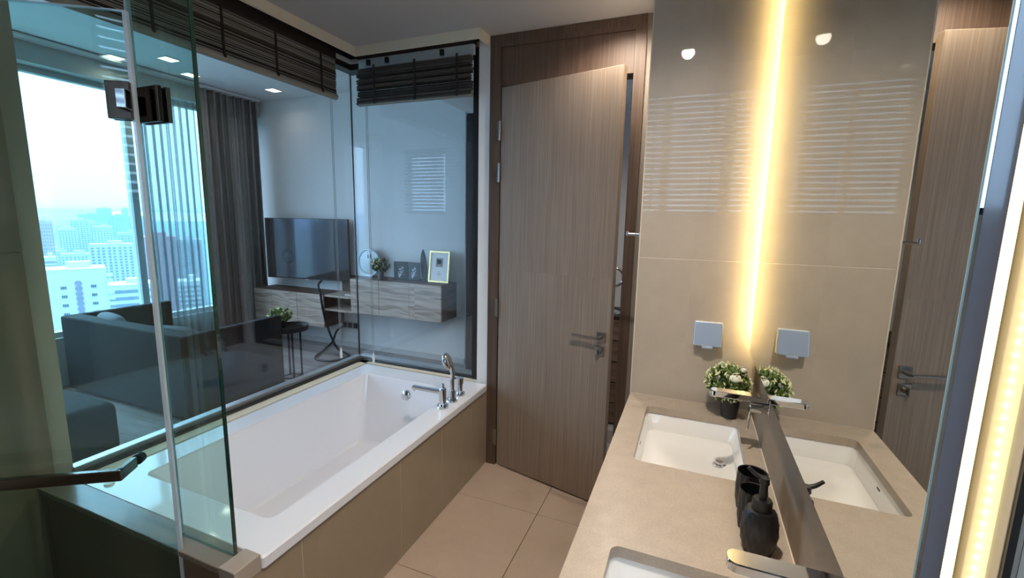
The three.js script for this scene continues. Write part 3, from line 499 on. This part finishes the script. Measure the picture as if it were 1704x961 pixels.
{ // media cabinet: a long low unit and a taller wall-hung unit that overlap, open shelves between
  const a = thing('media_cabinet', 'long low wall-hung oak media cabinet under the television, with open shelves', 'cabinet', [0, 0, ZTV]);
  const D = 0.31;
  part('carcass', [bb(-5.09, -3.96, 0.675, 0.695, 0, D), bb(-5.09, -3.96, 0.30, 0.32, 0, D), bb(-5.09, -5.07, 0.32, 0.675, 0, D), bb(-3.985, -3.96, 0.32, 0.675, 0, D)], M.oakDark, a);
  for (const [x0, x1] of [[-5.088, -4.793], [-4.789, -4.379], [-4.375, -3.962]]) part('door', bb(x0, x1, 0.30, 0.690, D, D + 0.018, 0.002), M.oak, a);
  part('shelf', bb(-3.96, -3.555, 0.672, 0.695, 0, D), M.oak, a); part('shelf', bb(-3.96, -3.555, 0.508, 0.531, 0, D), M.oak, a);
  part('back_panel', bb(-3.96, -3.555, 0.53, 0.90, 0.001, 0.015), M.oakDark, a);
  const b = thing('media_cabinet', 'shorter raised wall-hung oak cabinet carrying the frames and ornaments', 'cabinet', [0, 0, ZTV]);
  part('carcass', [bb(-3.555, -2.375, 0.895, 0.915, 0, D), bb(-3.555, -2.375, 0.525, 0.545, 0, D), bb(-3.555, -3.535, 0.545, 0.895, 0, D), bb(-2.395, -2.375, 0.545, 0.895, 0, D)], M.oakDark, b);
  for (const [x0, x1] of [[-3.553, -3.164], [-3.161, -2.770], [-2.767, -2.377]]) part('door', bb(x0, x1, 0.525, 0.912, D, D + 0.018, 0.002), M.oak, b);
  const r = thing('remote_control', 'small white remote control on the open oak shelf', 'remote', [-3.66, 0.695, ZTV + 0.24]); part('case', box(0.09, 0.016, 0.032, 0, 0.008, 0, 0.005), M.plastic, r); part('button', box(0.01, 0.003, 0.01, 0.025, 0.017, 0), M.black, r);
}
{
  const t = thing('television', 'large wall-mounted flat television with a glossy dark screen', 'television', [-4.36, 1.198, ZTV + 0.14], 0.138);
  part('back_shell', box(1.08, 0.62, 0.04, 0, 0, -0.022, 0.01), M.black, t); part('bezel', box(1.17, 0.738, 0.024, 0, 0, 0.008, 0.004), M.black, t);
  part('screen', box(1.150, 0.712, 0.003, 0, 0.006, 0.0208), M.blackGloss, t); part('sensor_bump', box(0.05, 0.012, 0.012, -0.02, -0.374, 0.014, 0.003), M.plastic, t);
  part('wall_bracket', box(0.3, 0.3, 0.05, 0, 0, -0.06), M.blackMetal, t);
  const c = thing('power_cable', 'thick black cable looping from the television down to the floor', 'cable', [0, 0, 0]);
  part('sheath', taper([V(-4.17, 0.825, -4.15), V(-4.13, 0.79, -4.06), V(-3.98, 0.70, -3.935), V(-3.962, 0.63, -3.925), V(-3.93, 0.46, -3.925), V(-3.90, 0.358, -3.93), V(-3.856, 0.209, -3.945), V(-3.80, 0.05, -3.99), V(-3.70, 0.012, -4.0), V(-3.592, 0.012, -3.94), V(-3.566, 0.012, -3.80), V(-3.667, 0.012, -3.69), V(-3.812, 0.012, -3.675), V(-3.90, 0.012, -3.74), V(-3.975, 0.012, -3.87), V(-4.06, 0.014, -4.06), V(-4.075, 0.06, -4.19), V(-4.037, 0.157, -4.2), V(-3.99, 0.22, -4.2), V(-3.93, 0.265, -4.24)], [0.0125], 160, 10), M.black, c);
  const o = thing('wall_outlet', 'double steel power outlet low on the wall beneath the cabinets', 'outlet', [-3.86, 0.275, ZTV]);
  part('face_plate', box(0.26, 0.085, 0.012, 0, 0, 0.006, 0.003), M.silver, o); for (const x of [-0.085, 0, 0.085]) part('socket', [box(0.06, 0.06, 0.004, x, 0, 0.0135, 0.001), cyl(0.012, 0.012, 0.004, x, 0, 0.016, 14, 'z')], M.blackMetal, o);
}
{ // ornaments on the raised cabinet
  const Y = 0.9155, r = thing('ring_mirror', 'round standing mirror in a silver ring on the raised cabinet', 'mirror', [-3.465, Y, ZTV + 0.10]);
  part('ring', new THREE.TorusGeometry(0.150, 0.011, 12, 56).translate(0, 0.165, 0), M.silver, r); part('glass_disc', cyl(0.142, 0.142, 0.004, 0, 0.165, 0, 48, 'z'), M.steel, r); part('foot', box(0.12, 0.012, 0.06, 0, 0.006, 0, 0.003), M.silver, r);
  part('clip', [box(0.05, 0.008, 0.012, 0, 0.26, 0.006), box(0.008, 0.05, 0.012, 0.02, 0.238, 0.006), box(0.008, 0.05, 0.012, -0.02, 0.238, 0.006)], M.silver, r);
  const p = thing('potted_plant', 'small green plant in a pale ribbed pot on the raised cabinet', 'plant', [-3.215, Y, ZTV + 0.22]);
  part('pot', skin(fluted([[0.03, 0, 1], [0.033, 0.002], [0.042, 0.10], [0.044, 0.108], [0.038, 0.108, 1], [0.034, 0.09, 1]], 14, 0, 0.1).map((q) => q.reverse()), { capStart: true, capEnd: true }), M.silver, p);
  part('foliage', leaves(220, [0, 0.16, 0], [0.11, 0.075, 0.085], 0.026, 51), M.leafDark, p).userData.kind = 'stuff'; part('foliage', leaves(80, [0, 0.17, 0.02], [0.11, 0.07, 0.085], 0.02, 52, 0.7), M.leafPale, p).userData.kind = 'stuff';
  const canvas = (w, h, f) => { const c = document.createElement('canvas'); c.width = w; c.height = h; f(c.getContext('2d')); const t = new THREE.CanvasTexture(c); t.colorSpace = THREE.SRGBColorSpace; return t; };
  const d = thing('double_photo_frame', 'hinged black double picture frame with two pale prints', 'picture frame', [-2.895, Y, ZTV + 0.15]);
  const pic = canvas(128, 160, (g) => { g.fillStyle = '#191d20'; g.fillRect(0, 0, 128, 160); g.fillStyle = '#c9cdd0'; const q = rng(8); for (let i = 0; i < 16; i++) { g.beginPath(); g.ellipse(30 + q() * 70, 55 + q() * 85, 5 + q() * 11, 4 + q() * 7, q() * 3, 0, 7); g.fill(); } g.beginPath(); g.ellipse(84, 44, 15, 10, 0.4, 0, 7); g.fill(); });
  for (const s of [-1, 1]) { const w = new THREE.Group(); w.name = 'frame_wing'; w.rotation.y = s * -0.16; d.add(w); part('border', [bb(s < 0 ? -0.17 : 0.002, s < 0 ? -0.002 : 0.17, 0, 0.205, -0.006, 0.006, 0.002)], M.black, w); const pl = new THREE.BoxGeometry(0.13, 0.165, 0.003); pl.translate(s * 0.086, 0.102, 0.0065); part('print', pl, std({ map: pic, roughness: 0.35 }), w); }
  const k = thing('feather_sculpture', 'slender black feather-shaped sculpture beside the gold frame', 'sculpture', [-2.690, Y, ZTV + 0.15]);
  const fs = new THREE.Shape(); fs.moveTo(0.004, 0.02); fs.bezierCurveTo(0.05, 0.10, 0.035, 0.22, -0.012, 0.345); fs.bezierCurveTo(-0.05, 0.30, -0.045, 0.12, -0.006, 0.02); const fg = new THREE.ExtrudeGeometry(fs, { depth: 0.012, bevelEnabled: true, bevelSize: 0.003, bevelThickness: 0.003, bevelSegments: 2, curveSegments: 16 }); fg.translate(0, 0, -0.006);
  part('blade', fg, M.black, k); part('foot', lathe([[0, 0], [0.036, 0], [0.036, 0.012], [0.012, 0.022], [0.006, 0.03], [0, 0.03]], 24), M.black, k);
  const f = thing('gold_photo_frame', 'leaning gold picture frame with a red flower print in a white mount', 'picture frame', [-2.515, Y, ZTV + 0.15]);
  const art = canvas(256, 352, (g) => { g.fillStyle = '#f2f1ee'; g.fillRect(0, 0, 256, 352); g.fillStyle = '#a9a39d'; g.fillRect(74, 62, 108, 116); const q = rng(4); for (let i = 0; i < 60; i++) { g.fillStyle = ['#b5473c', '#c96a5c', '#7d3a37', '#dad2c8', '#8d8a88'][i % 5]; g.beginPath(); g.ellipse(92 + q() * 76, 78 + q() * 86, 4 + q() * 9, 3 + q() * 5, q() * 3, 0, 7); g.fill(); } g.fillStyle = '#8b8f96'; g.fillRect(120, 236, 14, 12); g.fillRect(92, 262, 72, 4); g.fillRect(104, 274, 48, 3); g.fillRect(122, 288, 12, 8); });
  const lean = new THREE.Group(); lean.name = 'leaning_frame'; lean.rotation.x = -0.14; f.add(lean);
  part('border', [bb(-0.128, 0.128, 0, 0.024, -0.008, 0.010, 0.004), bb(-0.128, 0.128, 0.318, 0.342, -0.008, 0.010, 0.004), bb(-0.128, -0.104, 0.02, 0.322, -0.008, 0.010, 0.004), bb(0.104, 0.128, 0.02, 0.322, -0.008, 0.010, 0.004)], M.gold, lean);
  const pg = new THREE.BoxGeometry(0.21, 0.297, 0.004); pg.translate(0, 0.171, 0); part('print', pg, std({ map: art, roughness: 0.5 }), lean);
  part('stand', box(0.05, 0.24, 0.006, 0, 0.12, -0.065), M.black, f).rotation.x = 0.18;
}
// curtains
function pleated(z0, z1, y0, y1, amp, n, th, seed) {
  const r = rng(seed), N = n * 10, a = [], b = [], ph = Array.from({ length: n + 2 }, () => 0.6 + 0.8 * r());
  for (let i = 0; i <= N; i++) { const t = i / N, k = t * n, A = amp * THREE.MathUtils.lerp(ph[Math.floor(k)], ph[Math.floor(k) + 1], k % 1), x = Math.sin(k * 2 * Math.PI) * A + 0.3 * A * Math.sin(k * 5.1 + 1), z = THREE.MathUtils.lerp(z0, z1, t) + 0.25 * (z1 - z0) / n * Math.sin(k * 4 * Math.PI); a.push(new THREE.Vector2(x, z)); b.push(new THREE.Vector2(x + th, z)); }
  const sh = new THREE.Shape([...a, ...b.reverse()]), g = new THREE.ExtrudeGeometry(sh, { depth: y1 - y0, bevelEnabled: false, steps: 1 });
  g.rotateX(Math.PI / 2); g.scale(1, -1, 1); const q = g.index ? g.toNonIndexed() : g; const p = q.attributes.position; for (let i = 0; i < p.count; i += 3) { const v = [0, 1, 2].map((k) => V().fromBufferAttribute(p, i + k)); p.setXYZ(i + 1, v[2].x, v[2].y, v[2].z); p.setXYZ(i + 2, v[1].x, v[1].y, v[1].z); }
  g.translate(0, y0, 0); return metric(toCreasedNormals(q.translate ? q : g, 0.9));
}
{
  const c = thing('curtain', 'heavy dark grey-brown pleated curtain beside the television wall', 'curtain', [-5.19, 0, 0]);
  part('cloth', pleated(-4.20, -3.50, 0.02, 2.97, 0.05, 8, 0.006, 61), M.drape, c);
  const s = thing('sheer_curtain', 'thin translucent grey curtain hanging against the window', 'curtain', [-5.25, 0, 0]);
  part('cloth', pleated(-3.49, -2.92, 0.02, 2.80, 0.03, 8, 0.003, 62), M.sheer, s);
  const k = thing('curtain_track', 'white curtain track along the living room ceiling', 'rail', [-5.15, 2.98, -1.4]); part('track', box(0.14, 0.02, 5.6), M.plastic, k);
}
{ // wardrobe end at the right of the television wall, and a dresser seen through the door gap
  const w = thing('wardrobe', 'tall dark wood wardrobe at the right end of the television wall', 'wardrobe', [-1.66, 0, -4.355]);
  part('body', box(0.90, 2.60, 0.68, 0, 1.30, -0.0), M.darkWood, w); for (const x of [-0.226, 0.226]) part('door', box(0.446, 2.56, 0.018, x, 1.30, 0.35, 0.002), M.darkWood, w);
  const d = thing('dresser', 'dark wooden chest of drawers glimpsed through the door gap', 'dresser', [-0.62, 0, -3.62]);
  part('body', box(0.62, 0.88, 0.40, 0, 0.44, -0.02), M.darkWood, d); for (let i = 0; i < 5; i++) { const q = part('drawer', box(0.60, 0.155, 0.018, 0, 0.10 + i * 0.168, 0.19, 0.002), M.oakDark, d); part('handle', box(0.10, 0.008, 0.012, 0, 0.10 + i * 0.168 + 0.07, 0.203), M.black, q); }
  const m = thing('vanity_stand', 'curled chrome stand on the chest of drawers behind the door', 'ornament', [-0.56, 0.88, -3.55]);
  part('ring', new THREE.TorusGeometry(0.07, 0.010, 10, 40).translate(0, 0.29, 0), M.chrome, m); part('stem', cyl(0.008, 0.008, 0.2, 0, 0.12, 0), M.chrome, m); part('foot', lathe([[0, 0], [0.07, 0], [0.07, 0.012], [0.02, 0.03], [0, 0.03]], 28), M.chrome, m);
}
// ---------------------------------------------------------------- the city far below
{
  const g = struct('ground_city', (() => { const q = new THREE.CircleGeometry(9000, 64); q.rotateX(-Math.PI / 2); q.translate(0, -125, 0); return q; })(), std({ color: 0x4a5f58, roughness: 1 }));
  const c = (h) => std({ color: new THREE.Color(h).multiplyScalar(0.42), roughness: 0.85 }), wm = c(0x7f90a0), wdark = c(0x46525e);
  const B = (label, x, z, w, d, top, color, o = {}) => {
    const t = thing('tower_block', label, 'building', [x, -125, z], Math.atan2(-x, -z)), h = top + 125;
    part('wall', box(w, h, d, 0, h / 2, -d / 2), c(color), t); part('roof', [box(w * 1.01, 1.2, d * 1.01, 0, h + 0.6, -d / 2), box(w * 0.35, 4, d * 0.4, w * (o.cx ?? 0.1), h + 2.6, -d / 2)], c(o.roof ?? color), t);
    const fh = o.fh ?? 3.4, n = Math.min(16, Math.floor(h / fh)), list = [];
    if (o.bands) { for (let i = 0; i < n; i++) list.push(box(w * 1.0, fh * 0.42, 0.6, 0, h - 2 - i * fh - fh * 0.3, 0.1)); part('window_band', list, wm, t).userData.kind = 'stuff'; }
    else if (o.cols) { for (let i = 0; i < n; i++) for (const cx of o.cols) for (const q of [-1, 0, 1]) part('window', box(w * 0.022, 1.5, 0.4, w * cx + q * w * 0.03, h - 9 - i * 5.0, 0.15), wdark, t); }
    else { const m = o.n ?? 6; for (let i = 0; i < n; i++) for (let k = 0; k < m; k++) list.push(box(w / m * 0.5, fh * 0.5, 0.5, (k + 0.5) / m * w - w / 2, h - 2 - (i + 0.5) * fh, 0.1)); part('window_grid', list, wm, t).userData.kind = 'stuff'; if (o.ribs) for (let k = 0; k <= m; k += 2) part('rib', box(w * 0.035, h, 1.2, k / m * w - w / 2, h / 2, 0.4), c(color), t); }
    return t;
  };
  const nw = B('near white office block with dark window rows and a patterned strip', -321, -139, 27.9, 22, -31.6, 0xf2f4f4, { cols: [-0.16, 0.28] });
  for (let i = 0; i < 7; i++) { const g2 = new THREE.CircleGeometry(1.5, 16); const m = part('ornament_disc', cyl(1.6, 1.6, 0.5, 1.6, 93.4 - 7 - i * 2.9, 0.2, 18, 'z'), c(0x9a8ba6), nw); }
  part('balcony_stack', Array.from({ length: 8 }, (_, i) => box(3, 1.2, 4, 15, 90 - i * 3.4, -1)), c(0xe8eef0), nw);
  B('near white building with broad horizontal balcony bands', -373, -193, 31.5, 24, -50.9, 0xf4f6f6, { bands: 1, fh: 5 });
  B('white ribbed apartment slab standing in front of the dark trees', -628, -310, 37.7, 18, -36.2, 0xf0f2f0, { n: 8, ribs: 1 });
  B('pale twin tower, left one of the row of tall white towers', -918, -397, 19.9, 20, -26.6, 0xe6e8ea, { ribs: 1 });
  B('tallest pale tower of the white row, beside the twin tower', -957, -431, 22.1, 20, -13.1, 0xe2e6ea, { ribs: 1 });
  B('pale slim tower between the tallest white tower and the square one', -997, -464, 18.2, 20, -17.8, 0xd8dfe6, { ribs: 1 });
  B('square white tower at the right end of the white row', -855, -413, 21.5, 20, -21.5, 0xeaeef0, { ribs: 1 });
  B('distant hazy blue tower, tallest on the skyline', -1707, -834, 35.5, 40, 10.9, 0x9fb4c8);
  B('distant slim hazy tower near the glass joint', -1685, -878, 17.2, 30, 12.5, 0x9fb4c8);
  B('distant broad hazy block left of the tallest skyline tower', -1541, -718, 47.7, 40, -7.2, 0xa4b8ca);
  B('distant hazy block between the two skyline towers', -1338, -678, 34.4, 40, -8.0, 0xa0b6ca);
  B('grey tower with horizontal bands beside the glass joint', -880, -475, 21.4, 20, -5.3, 0xb6c6d2, { bands: 1, fh: 4 });
  B('red-pink tower partly behind the glass joint', -417, -237, 27.6, 22, -19.4, 0xc98f92, { n: 5 });
  B('pinkish tower at the left edge of the window', -603, -244, 10.8, 16, -9.0, 0xd8c4c8, { ribs: 1 });
  B('low wide white block below the white tower row', -732, -323, 29.3, 16, -53.1, 0xdfe6ea, { n: 8 });
  B('low white block at the left edge of the window', -519, -210, 8.4, 16, -39.6, 0xe6ecee, { bands: 1 });
  B('small pale block behind the low white block', -832, -342, 10.1, 16, -48.8, 0xdde4e8);
  B('small grey block next to the low wide white one', -784, -329, 13.7, 16, -52.6, 0xc4d2dc);
  B('pale slab tower behind the white ribbed slab', -708, -372, 26, 16, -26.6, 0xd4dee6, { n: 8 });
  B('pale tower seen through the sheer curtain', -509, -318, 28.5, 20, -27.4, 0xd4dce4, { ribs: 1 });
  B('low white block seen through the sheer curtain', -339, -212, 13.2, 18, -48.3, 0xe8eef2, { bands: 1 });
  B('dark banded tower mirrored in the television screen', -73, 129, 15, 14, -1, 0x4f6478, { bands: 1, fh: 3.2 });
  const r = rng(99), low = new THREE.InstancedMesh(new THREE.BoxGeometry(1, 1, 1).translate(0, 0.5, 0), c(0xcfd8dc), 1400); low.name = 'low_rise_houses'; low.userData.kind = 'stuff'; low.userData.label = 'spread of low pale houses between the towers'; low.userData.category = 'houses';
  const m4 = new THREE.Matrix4(), q4 = new THREE.Quaternion();
  for (let i = 0; i < 1400; i++) { const d = 500 + 3800 * Math.pow(r(), 1.2), a = -1.5 - r() * 1.0 + 0.4, h = 12 + 26 * Math.pow(r(), 3) + (d > 1300 ? 40 * Math.pow(r(), 2) : 0); q4.setFromAxisAngle(V(0, 1, 0), r() * 3); m4.compose(V(Math.sin(a) * d, -125, -Math.cos(a) * d), q4, V(10 + 22 * r(), h, 10 + 18 * r())); low.setMatrixAt(i, m4); low.setColorAt(i, new THREE.Color().setHSL(0.58, 0.12, 0.55 + 0.35 * r())); }
  scene.add(low);
  const trees = new THREE.InstancedMesh(new THREE.IcosahedronGeometry(1, 1), c(0x4f6a58), 900); trees.name = 'tree_canopy'; trees.userData.kind = 'stuff'; trees.userData.label = 'dark tree canopy spreading below the white slab'; trees.userData.category = 'trees';
  for (let i = 0; i < 900; i++) { const d = 400 + 260 * r(), a = -1.30 + 0.34 * r(); m4.compose(V(Math.sin(a) * d, -120 + 8 * r(), -Math.cos(a) * d), q4, V(9 + 7 * r(), 8 + 6 * r(), 9 + 7 * r())); trees.setMatrixAt(i, m4); }
  scene.add(trees);
}
scene.fog = new THREE.FogExp2(0xa8c8ea, 0.00028);     // tropical haze over the city
scene.traverse((o) => { if (o.isMesh) { o.castShadow = true; o.receiveShadow = true; } });
renderer.render(scene, camera);
